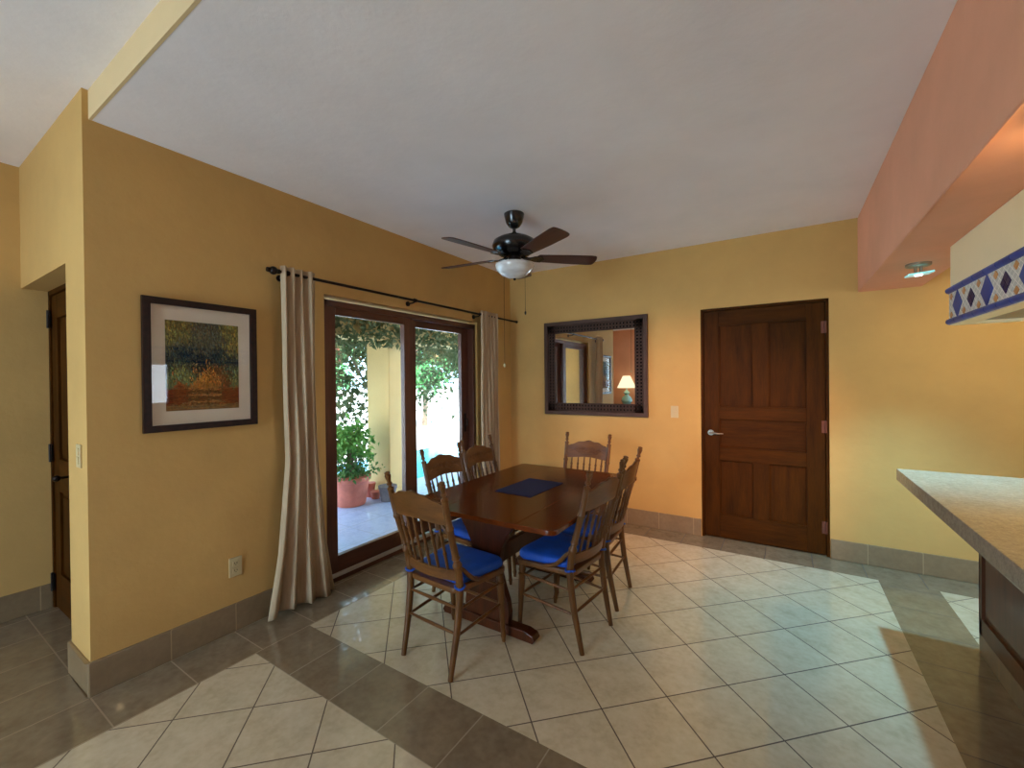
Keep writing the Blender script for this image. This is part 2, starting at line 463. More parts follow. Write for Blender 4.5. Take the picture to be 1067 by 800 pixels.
# leaf built from stiles, rails and panels
lx0, lx1, ly0, ly1, lz0, lz1 = jt + .003, W - jt - .003, .03, .08, .012, BZ - jt - .003
def px(v): return v - BX0
a0, a1, b0, b1 = px(-.515), px(-.240), px(-.114), px(.162)
rows = [(.228, .738), (.86, 1.128), (1.244, 2.003)]
m = MB()
m.box(lx0, a0, ly0, ly1, lz0, lz1); m.box(b1, lx1, ly0, ly1, lz0, lz1)
m.build('stile', M['door'], d, bevel=.003)
m = MB()
for z0, z1 in ((lz0, rows[0][0]), (rows[0][1], rows[1][0]), (rows[1][1], rows[2][0]), (rows[2][1], lz1)): m.box(a0, b1, ly0 + .0005, ly1, z0, z1)
m.build('rail', M['door_h'], d, bevel=.003)
m = MB()
for i in (0, 2): m.box(a1, b0, ly0 + .001, ly1, rows[i][0], rows[i][1])
m.build('mullion', M['door'], d, bevel=.003)
for (x0, x1, z0, z1) in ((a0, a1) + rows[2], (b0, b1) + rows[2], (a0, b1) + rows[1], (a0, a1) + rows[0], (b0, b1) + rows[0]):
    m = MB(); yb = ly0 + .032; e = .010
    m.box(x0, x1, yb, ly1 - .002, z0, z1)
    m.box(x0, x0 + e, yb - .008, yb, z0, z1); m.box(x1 - e, x1, yb - .008, yb, z0, z1); m.box(x0, x1, yb - .008, yb, z0, z0 + e); m.box(x0, x1, yb - .008, yb, z1 - e, z1)
    m.build('panel', M['door_h'] if x1 - x0 > .4 else M['door'], d, bevel=.003)
m = MB(); hx, hz = px(-.588), .995
m.tube([(hx, ly0, hz), (hx, ly0 - .008, hz)], .027, 20); m.tube([(hx, ly0 - .008, hz), (hx, ly0 - .05, hz)], .010, 12)
m.tube([(hx - .008, ly0 - .05, hz), (hx + .03, ly0 - .052, hz + .002), (hx + .075, ly0 - .05, hz - .004), (hx + .11, ly0 - .046, hz - .002)], [.010, .009, .008, .006], 10)
m.build('door_handle', M['chrome'], d, smooth=True)['label'] = 'brushed nickel lever handle'
for z in (1.93, 1.09, .24):
    m = MB(); m.tube([(W - jt, .02, z - .05), (W - jt, .02, z + .05)], .009, 10); m.box(W - jt - .03, W - jt + .02, .026, .03, z - .05, z + .05)
    m.build('hinge', M['copper'], d)

# ------------------------------------------------------------------ hall door in the alcove
d = struct(bpy.data.objects.new('door_2', None), 'brown panelled hall door recessed in the alcove at far left', 'door'); COL.objects.link(d)
d.location = (XD, .80, 0)
W2 = 1.05
m = MB(); m.box(.0, .03, -.06, .0, 0, 2.14); m.box(W2 - .03, W2, -.06, 0, 0, 2.14); m.box(0, W2, -.06, 0, 2.11, 2.14)
m.build('door_frame', M['door'], d, bevel=.003)
m = MB(); x0, x1 = .035, W2 - .035
m.box(x0, x0 + .13, -.05, -.01, .01, 2.105); m.box(x1 - .13, x1, -.05, -.01, .01, 2.105); m.box(x0 + .45, x1 - .45, -.05, -.01, .01, 2.105)
m.build('stile', M['door'], d, bevel=.003)
m = MB()
for z0, z1 in ((.01, .25), (.80, 1.02), (1.95, 2.105)): m.box(x0 + .12, x1 - .12, -.0495, -.01, z0, z1)
m.build('rail', M['door_h'], d, bevel=.003)
for xa, xb in ((x0 + .12, x0 + .46), (x1 - .46, x1 - .12)):
    for z0, z1 in ((.24, .81), (1.01, 1.96)):
        m = MB(); m.box(xa, xb, -.034, -.012, z0, z1); m.box(xa + .04, xb - .04, -.042, -.03, z0 + .04, z1 - .04)
        m.build('panel', M['door'], d, bevel=.004)
m = MB(); m.tube([(x1 - .6, -.05, .93), (x1 - .6, -.10, .93)], .008, 10); m.sphere((x1 - .6, -.11, .93), .02, 12, 8)
m.build('door_knob', M['iron'], d, smooth=True)
for z in (1.95, 1.05, .18):
    m = MB(); m.box(.0, .05, -.064, -.056, z - .055, z + .055); m.tube([(.033, -.066, z - .06), (.033, -.066, z + .06)], .009, 10)
    m.build('hinge', M['iron'], d)

# ------------------------------------------------------------------ sliding glass door
d = struct(bpy.data.objects.new('door_3', None), 'two panel sliding glass door in a brown wooden frame', 'door'); COL.objects.link(d)
d.location = (XA, 0, 0)
m = MB(); fx0, fx1 = -.155, -.025
m.box(fx0, fx1, DY0, DY0 + .045, .0, DZ - .03); m.box(fx0, fx1, DY1 - .045, DY1, .0, DZ - .03)
m.build('jamb', M['frame_z'], d, bevel=.003)
m = MB(); m.box(fx0, fx1, DY0, DY1, DZ - .075, DZ - .03)
m.build('header', M['frame_y'], d, bevel=.003)
m = MB(); m.box(fx0, fx1, DY0, DY1, 0, .035); m.build('sill', M['frame_y'], d, bevel=.003)
m = MB(); m.box(-.05, -.022, DY0 + .045, DY1 - .045, .035, .062); m.build('track', M['white_glass_trim'], d)
def leaf(y0, y1, x0, x1, sw0, sw1, ztop):
    m = MB(); z0, z1 = .05, DZ - .07
    m.box(x0, x1, y0, y0 + sw0, z0, z1); m.box(x0, x1, y1 - sw1, y1, z0, z1)
    s = m.build('stile', M['frame_z'], d, bevel=.004)
    m = MB(); m.box(x0, x1, y0 + sw0, y1 - sw1, z0, .185); m.box(x0, x1, y0 + sw0, y1 - sw1, ztop, z1)
    m.build('rail', M['frame_y'], d, bevel=.004)
    m = MB(); m.box((x0 + x1) / 2 - .003, (x0 + x1) / 2 + .003, y0 + sw0, y1 - sw1, .185, ztop)
    m.build('pane', M['glass'], d)
leaf(1.93, 2.80, -.085, -.04, .075, .10, 2.02)
leaf(2.745, 3.68, -.140, -.095, .15, .115, 2.02)
m = MB(); m.box(-.094, -.088, 3.60, 3.63, .96, 1.16); m.tube([(-.092, 3.615, 1.02), (-.06, 3.615, 1.03), (-.06, 3.615, 1.10), (-.092, 3.615, 1.11)], .008, 8)
m.build('pull_handle', M['iron'], d)

# ------------------------------------------------------------------ curtains and rod
RX = -2.735
r = thing('curtain_rod', 'dark iron curtain rod with ball ends above the sliding door', 'curtain rod', (RX, 1.47, 2.222))
m = MB(); m.tube([(0, .03, 0), (0, 2.93, 0)], .0105, 12); m.build('rod', M['iron'], r, smooth=True)
for y in (.0, 2.95):
    m = MB(); m.sphere((0, y, 0), .026, 14, 10); m.tube([(0, y - .04, 0), (0, y + .04, 0)], .015, 12); m.build('finial', M['iron'], r, smooth=True)
for y in (.09, 1.235, 2.19):
    m = MB(); m.tube([(0, y, -.012), (-.03, y, -.02), (-.09, y, -.02)], .007, 8); m.tube([(-.095, y, -.02), (-.085, y, -.02)], .022, 14)
    m.tube([(0, y - .012, 0), (0, y + .012, 0)], .017, 12); m.build('bracket', M['iron'], r, smooth=True)
def curtain(prof, waves, amp, ztop, zbot, label, seed):
    """prof: (z, y0, y1) rows; a pleated sheet hung on the rod"""
    m = MB(); NU, NV = 110, 40; rnd = random.Random(seed)
    ph = [rnd.uniform(-.5, .5) for _ in range(waves * 2 + 2)]
    vs = []
    for j in range(NV + 1):
        t = j / NV; z = ztop + (zbot - ztop) * t
        for k in range(len(prof) - 1):
            if prof[k][0] >= z >= prof[k + 1][0] - 1e-6:
                s = (prof[k][0] - z) / (prof[k][0] - prof[k + 1][0]); s2 = s
                y0 = prof[k][1] + (prof[k + 1][1] - prof[k][1]) * s2; y1 = prof[k][2] + (prof[k + 1][2] - prof[k][2]) * s2
        for i in range(NU + 1):
            u = i / NU
            wv = math.sin(2 * PI * waves * u + .25 * math.sin(4 * u + 1.5 * t) + ph[0])
            w2 = .18 * math.sin(2 * PI * (waves * 2 + 1) * u + t + ph[1]) * t
            x = amp * (.8 + .4 * t) * (wv + w2) + .006 * math.sin(9 * t + 8 * u)
            y = y0 + (y1 - y0) * (u + .012 * math.sin(2 * PI * waves * 2 * u))
            zz = z + (.012 * math.sin(6 * u + ph[2]) if j == NV else 0)
            vs.append((x, y, zz))
    fs = [(j * (NU + 1) + i, j * (NU + 1) + i + 1, (j + 1) * (NU + 1) + i + 1, (j + 1) * (NU + 1) + i) for j in range(NV) for i in range(NU)]
    m.add(vs, fs)
    o = m.build('curtain', M['curtain'], smooth='all')
    o.location = (RX + .004, 0, 0)
    md = o.modifiers.new('thick', 'SOLIDIFY'); md.thickness = .003
    return tag(o, label, 'curtain', 'curtains of the sliding door')
curtain([(2.265, 1.515, 1.755), (1.6, 1.52, 1.755), (1.0, 1.535, 1.765), (.4, 1.47, 1.82), (.015, 1.40, 1.885)], 4, .026, 2.262, .018, 'long beige curtain flaring to the floor at the left of the sliding door', 3)
curtain([(2.265, 3.655, 3.985), (.02, 3.65, 3.995)], 6, .026, 2.262, .02, 'beige curtain bunched in the corner right of the sliding door', 5)

# ------------------------------------------------------------------ picture
p = thing('framed_picture', 'framed garden path painting with cream mat on the left wall', 'picture', (XA, 1.1125, 1.6085))
w2, h2, fw = .284, .361, .036
m = MB()
for s in (-1, 1):
    m.prism([(s * w2, -h2), (s * w2, h2), (s * (w2 - fw), h2 - fw), (s * (w2 - fw), -h2 + fw)], 0, .002, .032)
    m.prism([(-w2, s * h2), (w2, s * h2), (w2 - fw, s * (h2 - fw)), (-w2 + fw, s * (h2 - fw))], 0, .002, .032)
m.build('frame', M['frame_pic'], p, bevel=.005)
m = MB(); m.box(.004, .012, -w2 + fw - .004, w2 - fw + .004, -h2 + fw - .004, h2 - fw + .004); m.build('mat_board', M['matboard'], p)
# painting: strokes of colour on a fine mesh
NXp, NZp = 120, 150
pw0, pw1, pz0, pz1 = -.184, .182, -.252, .246
vs = [(.0135, pw0 + (pw1 - pw0) * i / NXp, pz0 + (pz1 - pz0) * j / NZp) for j in range(NZp + 1) for i in range(NXp + 1)]
fs = [(j * (NXp + 1) + i, j * (NXp + 1) + i + 1, (j + 1) * (NXp + 1) + i + 1, (j + 1) * (NXp + 1) + i) for j in range(NZp) for i in range(NXp)]
m = MB(); m.add(vs, fs); art = m.build('painting', M['paint'], p)
ca = art.data.color_attributes.new('paint', 'FLOAT_COLOR', 'CORNER')
rp = random.Random(11)
strokes = {}
img = [[None] * NXp for _ in range(NZp)]
def basecol(u, v):
    # u 0..1 left-right, v 0..1 bottom-top
    if v > .24: u, v = u + .05 * math.sin(11 * v + 3 * u) + .03 * math.sin(29 * v + 1), v + .035 * math.sin(13 * u + 2) + .02 * math.sin(31 * u)
    if v < .06: return (124, 92, 58)
    if (u < .27 or u > .74) and v < .26: return (112, 54, 30) if v < .235 else (146, 84, 48)
    hw = .10 + .20 * (1 - min(1, (v - .06) / .40)); c0 = .49
    if v < .46 and abs(u - c0) < hw:
        if v < .24: return (92, 56, 32) if int(v * 40) % 3 else (150, 104, 60)
        return (150, 100, 48)
    if .58 < u < .84 and .26 < v < .47: return (96, 60, 38)
    if v < .26: return (92, 74, 46)
    if (u < .32 or u > .8) and v < .52: return (98, 108, 72) if v < .42 else (66, 76, 60)
    c = (44, 52, 48)
    if v > .66: c = (68, 68, 54)
    if u < .3 and v > .72: c = (96, 90, 46)
    if u > .74 and v > .66: c = (108, 98, 48)
    if .34 < u < .6 and .44 < v < .64: c = (22, 32, 42)
    return c
for j in range(NZp):
    for i in range(NXp): img[j][i] = basecol(i / NXp, j / NZp)
for _ in range(5200):
    i, j = rp.randrange(NXp), rp.randrange(NZp); u, v = i / NXp, j / NZp
    c = basecol(min(.99, max(0, u + rp.gauss(0, .05 if v > .3 else .015))), min(.99, max(0, v + rp.gauss(0, .045 if v > .3 else .012))))
    k = rp.uniform(.45, 1.75) if v > .3 else rp.uniform(.7, 1.3)
    tint = rp.choice(((1, 1, 1), (1.05, 1.05, .8), (.85, 1., 1.15), (1.15, .95, .8)))
    c = tuple(min(255, c[q] * k * tint[q]) for q in range(3))
    L = rp.randrange(2, 7); sl = rp.uniform(-.4, .4) if v > .25 else rp.uniform(-3, 3)
    for q in range(L):
        a, b = int(i + q * sl), j + (q if v > .25 else rp.randrange(2))
        if 0 <= a < NXp and 0 <= b < NZp: img[b][a] = c
k = 0
for pidx, poly in enumerate(art.data.polygons):
    j, i = divmod(pidx, NXp)
    c = lin(img[j][i])
    for li in poly.loop_indices: ca.data[li].color = c
m = MB(); m.box(.016, .018, -w2 + fw - .002, w2 - fw + .002, -h2 + fw - .002, h2 - fw + .002); m.build('glass', M['pic_glass'], p)

# ------------------------------------------------------------------ mirror
p = thing('wall_mirror', 'rectangular mirror in a dark lattice frame on the back wall', 'mirror', (-1.752, YB, 1.645))
w2, h2 = .589, .525
m = MB(); ob = .042
for s in (-1, 1):
    m.prism([(s * w2, -h2), (s * w2, h2), (s * (w2 - ob), h2 - ob), (s * (w2 - ob), -h2 + ob)], 1, -.04, -.002)
    m.prism([(-w2, s * h2), (w2, s * h2), (w2 - ob, s * (h2 - ob)), (-w2 + ob, s * (h2 - ob))], 1, -.04, -.002)
m.build('frame', M['frame_dark'], p, bevel=.004)
gi = .132                                          # width from rim to mirror glass
m = MB(); m.box(-w2 + .03, w2 - .03, -.014, -.004, -h2 + .03, h2 - .03); m.build('backing', M['hole'], p)
m = MB()
iw, ih = w2 - ob, h2 - ob; gw2, gh2 = w2 - gi, h2 - gi
NH = 30; NVv = 27; bar = .0155
def lat(x0, x1, z0, z1): m.box(x0, x1, -.026, -.014, z0, z1)
for s in (-1, 1):
    for k in range(3):                              # long strips
        o = gi - ob; q = (o - bar) * k / 2
        zz = s * (ih - q); lat(-iw, iw, min(zz, zz - s * bar), max(zz, zz - s * bar))
        xx = s * (iw - q); lat(min(xx, xx - s * bar), max(xx, xx - s * bar), -ih, ih)
    for k in range(NH + 1):                         # cross strips
        xx = -iw + (2 * iw - bar) * k / NH; z0, z1 = sorted((s * ih, s * gh2)); lat(xx, xx + bar, z0, z1)
    for k in range(NVv + 1):
        zz = -ih + (2 * ih - bar) * k / NVv; x0, x1 = sorted((s * iw, s * gw2)); lat(x0, x1, zz, zz + bar)
m.build('lattice', M['frame_dark'], p)
m = MB(); m.box(-gw2, gw2, -.020, -.0145, -gh2, gh2); m.build('mirror_glass', M['mirror'], p)

# ------------------------------------------------------------------ switches and outlet
def plate(name, label, cat, loc, rz, kind):
    t = thing(name, label, cat, loc, rz)            # local: faces -Y
    m = MB(); m.box(-.036, .036, -.007, 0, -.058, .058); m.build('cover_plate', M['plastic'], t, bevel=.003)
    if kind == 'switch':
        for z in ((-.022, .022) if name == 'light_switch' else (0,)):
            m = MB(); m.box(-.017, .017, -.011, -.006, z - .018, z + .018); m.build('rocker', M['plastic'], t, bevel=.002)
    else:
        for z in (-.022, .022):
            m = MB(); m.box(-.017, .017, -.009, -.006, z - .016, z + .016); s = m.build('socket', M['plastic'], t, bevel=.003)
            m = MB(); m.box(-.008, -.005, -.0095, -.0085, z - .004, z + .007); m.box(.005, .008, -.0095, -.0085, z - .004, z + .007); m.tube([(0, -.0085, z - .009), (0, -.0095, z - .009)], .0025, 8); m.build('slot', M['hole'], s)
    return t
plate('light_switch', 'almond light switch on the back wall between mirror and door', 'light switch', (-.91, YB, 1.184), 0, 'switch')
plate('light_switch', 'almond light switch on the pale wall end at the left corner', 'light switch', (-2.95, .62, 1.152), 0, 'switch')
plate('power_outlet', 'almond power outlet low on the left wall under the picture', 'outlet', (XA, 1.266, .388), PI / 2, 'outlet')

# ------------------------------------------------------------------ ceiling fan
F = thing('ceiling_fan', 'black ceiling fan with five dark red blades and white glass bowl', 'ceiling fan', (-1.74, 2.775, ZC))
m = MB(); m.lathe([(.018, -.115), (.04, -.105), (.062, -.075), (.074, -.03), (.078, -.006), (.07, 0)], seg=28); m.build('canopy', M['black'], F, smooth=True)
m = MB(); m.lathe([(.0125, -.19), (.0125, -.10)], seg=14); m.lathe([(.026, -.19), (.03, -.165), (.018, -.145)], seg=16); m.build('down_rod', M['black'], F, smooth=True)
m = MB(); m.lathe([(.055, -.335), (.115, -.318), (.158, -.285), (.172, -.25), (.16, -.215), (.12, -.19), (.06, -.176), (.028, -.172)], seg=36); m.build('motor', M['black'], F, smooth=True)
m = MB(); m.lathe([(.07, -.40), (.072, -.385), (.05, -.37), (.05, -.335)], seg=24); m.build('switch_housing', M['iron'], F, smooth=True)
m = MB(); m.lathe([(.002, -.498), (.05, -.492), (.10, -.47), (.138, -.435), (.152, -.405), (.148, -.392), (.11, -.388)], seg=36); m.build('glass_bowl', M['alabaster'], F, smooth='all')
m = MB(); m.lathe([(.002, -.515), (.012, -.508), (.010, -.498)], seg=12); m.build('bowl_finial', M['iron'], F, smooth=True)
for k in range(5):
    a = math.radians(-30 + 72 * k)
    arm = MB(); arm.prism([(.075, -.016), (.12, -.02), (.16, -.04), (.21, -.045), (.235, 0), (.21, .045), (.16, .04), (.12, .02), (.075, .016)], 2, -.004, .004)
    arm.tube([(.05, 0, .02), (.09, 0, .004), (.13, 0, .001)], [.014, .012, .01], 8)
    rot = (Matrix.Rotation(a, 4, 'Z') @ Matrix.Rotation(math.radians(-12), 4, 'X')).to_euler()
    arm.build('blade_arm', M['black'], F, loc=(0, 0, -.345), rot=rot, bevel=.002)
    bl = MB(); out = []
    for i in range(9):                              # rounded blade outline
        t = -PI / 2 + PI * i / 8; out.append((.635 + .02 * math.cos(t), .066 * math.sin(t)))
    out += [(.60, .071), (.42, .066), (.19, .052), (.175, .03), (.175, -.03), (.19, -.052), (.42, -.066), (.60, -.071)]
    bl.prism(out, 2, .004, .011)
    bl.build('blade', M['blade'], F, loc=(0, 0, -.345), rot=rot, bevel=.0015)
for (x, y, z1, z2, nm) in ((-.085, -.02, -.41, -1.15, 0), (.085, .01, -.39, -.755, 1)):
    m = MB(); m.tube([(x * .6, y, -.385), (x, y, z1 - .0), (x * 1.02, y, (z1 + z2) / 2), (x * 1.02, y, z2)], .0016, 6); ch = m.build('pull_chain', M['iron'], F)
    m = MB(); m.lathe([(.002, -.03), (.007, -.022), (.008, -.01), (.003, 0)], (x * 1.02, y, z2), 10); m.build('fob', M['plastic'] if nm == 0 else M['iron'], ch, smooth=True)

# ------------------------------------------------------------------ table
TZ = .75
T_ = thing('dining_table', 'long reddish brown trestle dining table with drop leaves', 'dining table', (-1.475, 2.605, 0))
def board(x0, x1, y0, y1, rl, rr, mi='table'):
    """top board with rounded outer corners"""
    out = []
    def arc(cx, cy, r, a0):
        if r <= 0: out.append((cx, cy)); return
        for i in range(6):
            a = a0 + PI / 2 * i / 5; out.append((cx + r * math.cos(a), cy + r * math.sin(a)))
    arc(x1 - rr, y1 - rr, rr, 0); arc(x0 + rl, y1 - rl, rl, PI / 2); arc(x0 + rl, y0 + rl, rl, PI); arc(x1 - rr, y0 + rr, rr, 1.5 * PI)
    m = MB(); m.prism(out, 2, TZ - .026, TZ); return m
yh = .725
board(-.258, .278, -yh, yh, 0, 0).build('tabletop', M['table'], T_, bevel=.0012)
board(-.545, -.2585, -yh, yh, .05, 0).build('leaf', M['table'], T_, bevel=.003)
board(.2785, .511, -yh, yh, 0, .05).build('leaf', M['table'], T_, bevel=.003)
PX = -.07
for py in (-.485, .36):
    out = []
    pts = [(.16, .058), (.165, .12), (.155, .19), (.125, .27), (.10, .36), (.098, .42), (.115, .50), (.155, .58), (.20, .64), (.235, .69), (.24, .705)]
    out = [(PX + x, z) for x, z in pts] + [(PX - x, z) for x, z in reversed(pts)]
    m = MB(); m.prism(out, 1, py - .022, py + .022); m.build('pedestal', M['table_x'], T_, bevel=.004)
    m = MB(); m.prism([(PX - .33, .0), (PX - .345, .02), (PX - .33, .045), (PX - .28, .06), (PX + .28, .06), (PX + .33, .045), (PX + .345, .02), (PX + .33, 0)], 1, py - .035, py + .035); m.build('foot', M['table_x'], T_, bevel=.006)
    m = MB(); m.box(-.42, .36, py - .03, py + .03, .704, .725); m.build('cleat', M['table_x'], T_, bevel=.003)
m = MB(); m.box(PX - .018, PX + .018, -.462, .337, .34, .45); m.build('stretcher', M['table_x'], T_, bevel=.004)
pm = MB(); pm.box(-.145, .145, -.225, .225, 0, .004); pm.box(-.128, .128, -.208, .208, .003, .0052)
o = pm.build('placemat', M['navy'], bevel=.001); o.location = (-1.52, 2.60, TZ); o.rotation_euler = (0, 0, math.radians(-2))
tag(o, 'navy blue rectangular placemat lying on the dining table', 'placemat')

# ------------------------------------------------------------------ chairs
def interp(pts, z):
    for (a, b) in zip(pts, pts[1:]):
        if a[0] <= z <= b[0]:
            s = (z - a[0]) / (b[0] - a[0]); return tuple(a[i] + (b[i] - a[i]) * s for i in range(1, len(a)))
    return tuple((pts[0] if z < pts[0][0] else pts[-1])[1:])
# z, x, y, r of the rear post
POST = [(0, .178, -.212, .0135), (.1, .180, -.192, .016), (.22, .184, -.168, .0185), (.36, .187, -.150, .020), (.44, .189, -.146, .020), (.54, .192, -.160, .0195), (.66, .196, -.194, .018), (.80, .201, -.236, .0175), (.93, .205, -.267, .0165), (1.02, .208, -.287, .0165)]
def make_chair(label):
    t = thing('dining_chair', label, 'dining chair', (0, 0, 0), 0, 'dining chairs around the table')
    for s in (-1, 1):
        # rear post with turned rings, up to the finial
        zs = [0, .05, .1, .16, .22, .29, .36, .42, .46, .52, .555, .565, .575, .585, .60, .61, .62, .66, .72, .76, .768, .776, .784, .83, .88, .918]
        ring = {.565: 1.28, .575: 1.28, .60: .82, .61: 1.22, .768: 1.25, .776: 1.25}
        m = MB(); path, rad = [], []
        for z in zs:
            x, y, r = interp(POST, z); path.append((s * x, y, z)); rad.append(r * ring.get(z, 1))
        m.tube(path, rad, 12); m.build('leg', M['chair'], t, smooth=True)
        m = MB(); path, rad = [], []
        for z, r in ((.916, .0165), (.922, .019), (.93, .019), (.936, .010), (.945, .0095), (.95, .0155), (.957, .0155), (.962, .0105), (.972, .012), (.99, .0165), (1.0, .018), (1.006, .0135), (1.012, .0165), (1.018, .013), (1.021, .004)):
            x, y, _ = interp(POST, z); path.append((s * x, y, z)); rad.append(r)
        m.tube(path, rad, 12); m.build('finial', M['chair'], t, smooth=True)
        # turned front leg
        m = MB(); prof = [(0, .011), (.02, .0125), (.035, .0165), (.05, .013), (.10, .0145), (.2, .0175), (.30, .021), (.335, .0205), (.34, .0235), (.35, .0235), (.355, .018), (.365, .0225), (.375, .0225), (.38, .019), (.405, .022), (.418, .022)]
        m.tube([(s * (.198 - .006 * z / .42), .205 - .025 * z / .42, z) for z, r in prof], [r for z, r in prof], 12)
        m.build('leg', M['chair'], t, smooth=True)
    def fleg(s, z): return Vector((s * (.198 - .006 * z / .42), .205 - .025 * z / .42, z))
    def rleg(s, z): x, y, r = interp(POST, z); return Vector((s * x, y, z))
    def rung(a, b, r=.0085):
        m = MB(); d = b - a; m.tube([a, a + d * .1, a + d * .25, a + d * .5, a + d * .75, a + d * .9, b], [r * .75, r * .85, r, r * 1.12, r, r * .85, r * .75], 8); m.build('stretcher', M['chair_x'], t, smooth=True)
    for s in (-1, 1):
        rung(rleg(s, .335), fleg(s, .345)); rung(rleg(s, .205), fleg(s, .225))
    for z in (.30, .19): rung(fleg(-1, z + .03), fleg(1, z + .03))
    for z in (.34, .215): rung(rleg(-1, z), rleg(1, z))
    # seat
    def seat_outline(k, n=10, inset=0., y0=-.165, y1=.222, wb=.186, wf=.222, r=.05):
        out = []
        cs = [((wf - inset) - r, (y1 - inset) - r, 0), (-(wf - inset) + r, (y1 - inset) - r, PI / 2), (-(wb - inset) + r, y0 + inset + r, PI), ((wb - inset) - r, y0 + inset + r, 1.5 * PI)]
        for cx, cy, a0 in cs:
            for i in range(n + 1):
                a = a0 + PI / 2 * i / n; out.append((cx + r * math.cos(a), cy + r * math.sin(a)))
        return out
    m = MB(); m.prism(seat_outline(0), 2, .410, .440); m.build('seat', M['chair_x'], t, bevel=.007, smooth=True)
    # cushion (puffed) with ties
    m = MB(); base = seat_outline(0, 8, .006, y0=-.135, r=.06); N = len(base)
    cy0 = .03
    lay = [(.95, .4415), (.995, .450), (1.0, .464), (.985, .478), (.93, .489), (.80, .4945), (.5, .497)]
    vs = []
    for sc, z in lay:
        for x, y in base: vs.append((x * sc, cy0 + (y - cy0) * sc, z))
    fs = [tuple(reversed(range(N)))] + [(l * N + i, l * N + (i + 1) % N, (l + 1) * N + (i + 1) % N, (l + 1) * N + i) for l in range(len(lay) - 1) for i in range(N)]
    fs.append(tuple((len(lay) - 1) * N + i for i in range(N)))
    m.add(vs, fs); cu = m.build('cushion', M['cushion'], t, smooth='all')
    for s in (-1, 1):
        m = MB(); x, y, r = interp(POST, .452)
        loop = [(s * x + .0255 * math.cos(a), y + .0255 * math.sin(a), .452 + .004 * math.sin(2 * a)) for a in [2 * PI * i / 14 for i in range(15)]]
        m.tube(loop, .006, 6); m.tube([(s * (x - .02), y + .015, .452), (s * (x - .05), y + .05, .455)], .007, 6)
        m.build('tie', M['cushion'], cu, smooth=True)
    # curved panels between the posts: crest with a scalloped top, bowed lower rail
    def bowed(zb, zt, bow, th, nm, mat, nx=36, nz=6):
        m = MB(); vs = []; fs = []
        for side in (0, 1):
            for i in range(nx + 1):
                u = -1 + 2 * i / nx
                for j in range(nz + 1):
                    v = j / nz; z = zb(u) + (zt(u) - zb(u)) * v
                    x, y, r = interp(POST, z); rr = r * .8
                    X = u * (x - rr * .6); Y = y - bow * (1 - u * u) + (th / 2 if side == 0 else -th / 2)
                    vs.append((X, Y, z))
        o2 = (nx + 1) * (nz + 1); I = lambda i, j: i * (nz + 1) + j
        for i in range(nx):
            for j in range(nz):
                fs.append((I(i, j), I(i + 1, j), I(i + 1, j + 1), I(i, j + 1))); fs.append((o2 + I(i, j), o2 + I(i, j + 1), o2 + I(i + 1, j + 1), o2 + I(i + 1, j)))
            fs.append((I(i, 0), o2 + I(i, 0), o2 + I(i + 1, 0), I(i + 1, 0))); fs.append((I(i, nz), I(i + 1, nz), o2 + I(i + 1, nz), o2 + I(i, nz)))
        for i in (0, nx):
            for j in range(nz): fs.append((I(i, j), I(i, j + 1), o2 + I(i, j + 1), o2 + I(i, j)))
        m.add(vs, fs); return m.build(nm, mat, t, smooth=True)
    def ztop(u):
        a = abs(u); z = .907 + .040 * (0.5 + 0.5 * math.cos(PI * min(a * 1.02, 1))) ** .75
        if a > .86: z -= .006
        return z + .0042 * math.cos(4 * PI * a) * (1 if a < .9 else 0)
    bow_c = .028
    crest = bowed(lambda u: .798 + .006 * math.cos(PI * u), ztop, bow_c, .017, 'crest_rail', M['chair_x'])
    # pressed scroll carving on the front of the crest
    m = MB()
    def on(u, z, off=.0):
        x, y, r = interp(POST, z); return (u * (x - r * .5), y - bow_c * (1 - u * u) + .0085 + off, z)
    for s in (-1, 1):
        for (u0, z0, R, turns) in ((.22, .865, .026, 1.6), (.52, .86, .022, 1.5)):
            pts = []
            for i in range(26):
                q = i / 25; a = 2 * PI * turns * q; rr = R * (1 - .75 * q)
                pts.append(on(s * (u0 + rr * math.cos(a) / .2), z0 + rr * math.sin(a)))
            m.tube(pts, .0035, 6)
        m.tube([on(s * u, .848 + .012 * math.sin(u * 12)) for u in [.1 + .72 * i / 18 for i in range(19)]], .0035, 6)
    for i in range(5):
        a = PI * (i + .5) / 5; m.tube([on(0, .845), on(.06 * math.cos(a) * 1.6, .845 + .035 * math.sin(a)), on(.08 * math.cos(a) * 1.6, .845 + .05 * math.sin(a))], [.004, .005, .0025], 6)
    m.build('carving', M['chair_x'], crest, smooth=True)
    bow_l = .040
    bowed(lambda u: .482 + .004 * (1 - u * u), lambda u: .540 + .002 * (1 - u * u), bow_l, .016, 'lower_rail', M['chair_x'], nz=3)
    for k in range(6):
        u = -.72 + 1.44 * k / 5
        x0, y0, _ = interp(POST, .536); x1, y1, _ = interp(POST, .802)
        a = Vector((u * x0, y0 - bow_l * (1 - u * u), .536)); b = Vector((u * x1, y1 - bow_c * (1 - u * u), .806)); d = b - a
        m = MB(); prof = [(0, .006), (.08, .0075), (.2, .0085), (.3, .0078), (.33, .0105), (.36, .0105), (.39, .007), (.55, .0085), (.66, .0095), (.7, .007), (.73, .0102), (.76, .0102), (.79, .007), (.9, .0065), (1, .0055)]
        m.tube([a + d * q for q, r in prof], [r for q, r in prof], 8); m.build('spindle', M['chair'], t, smooth=True)
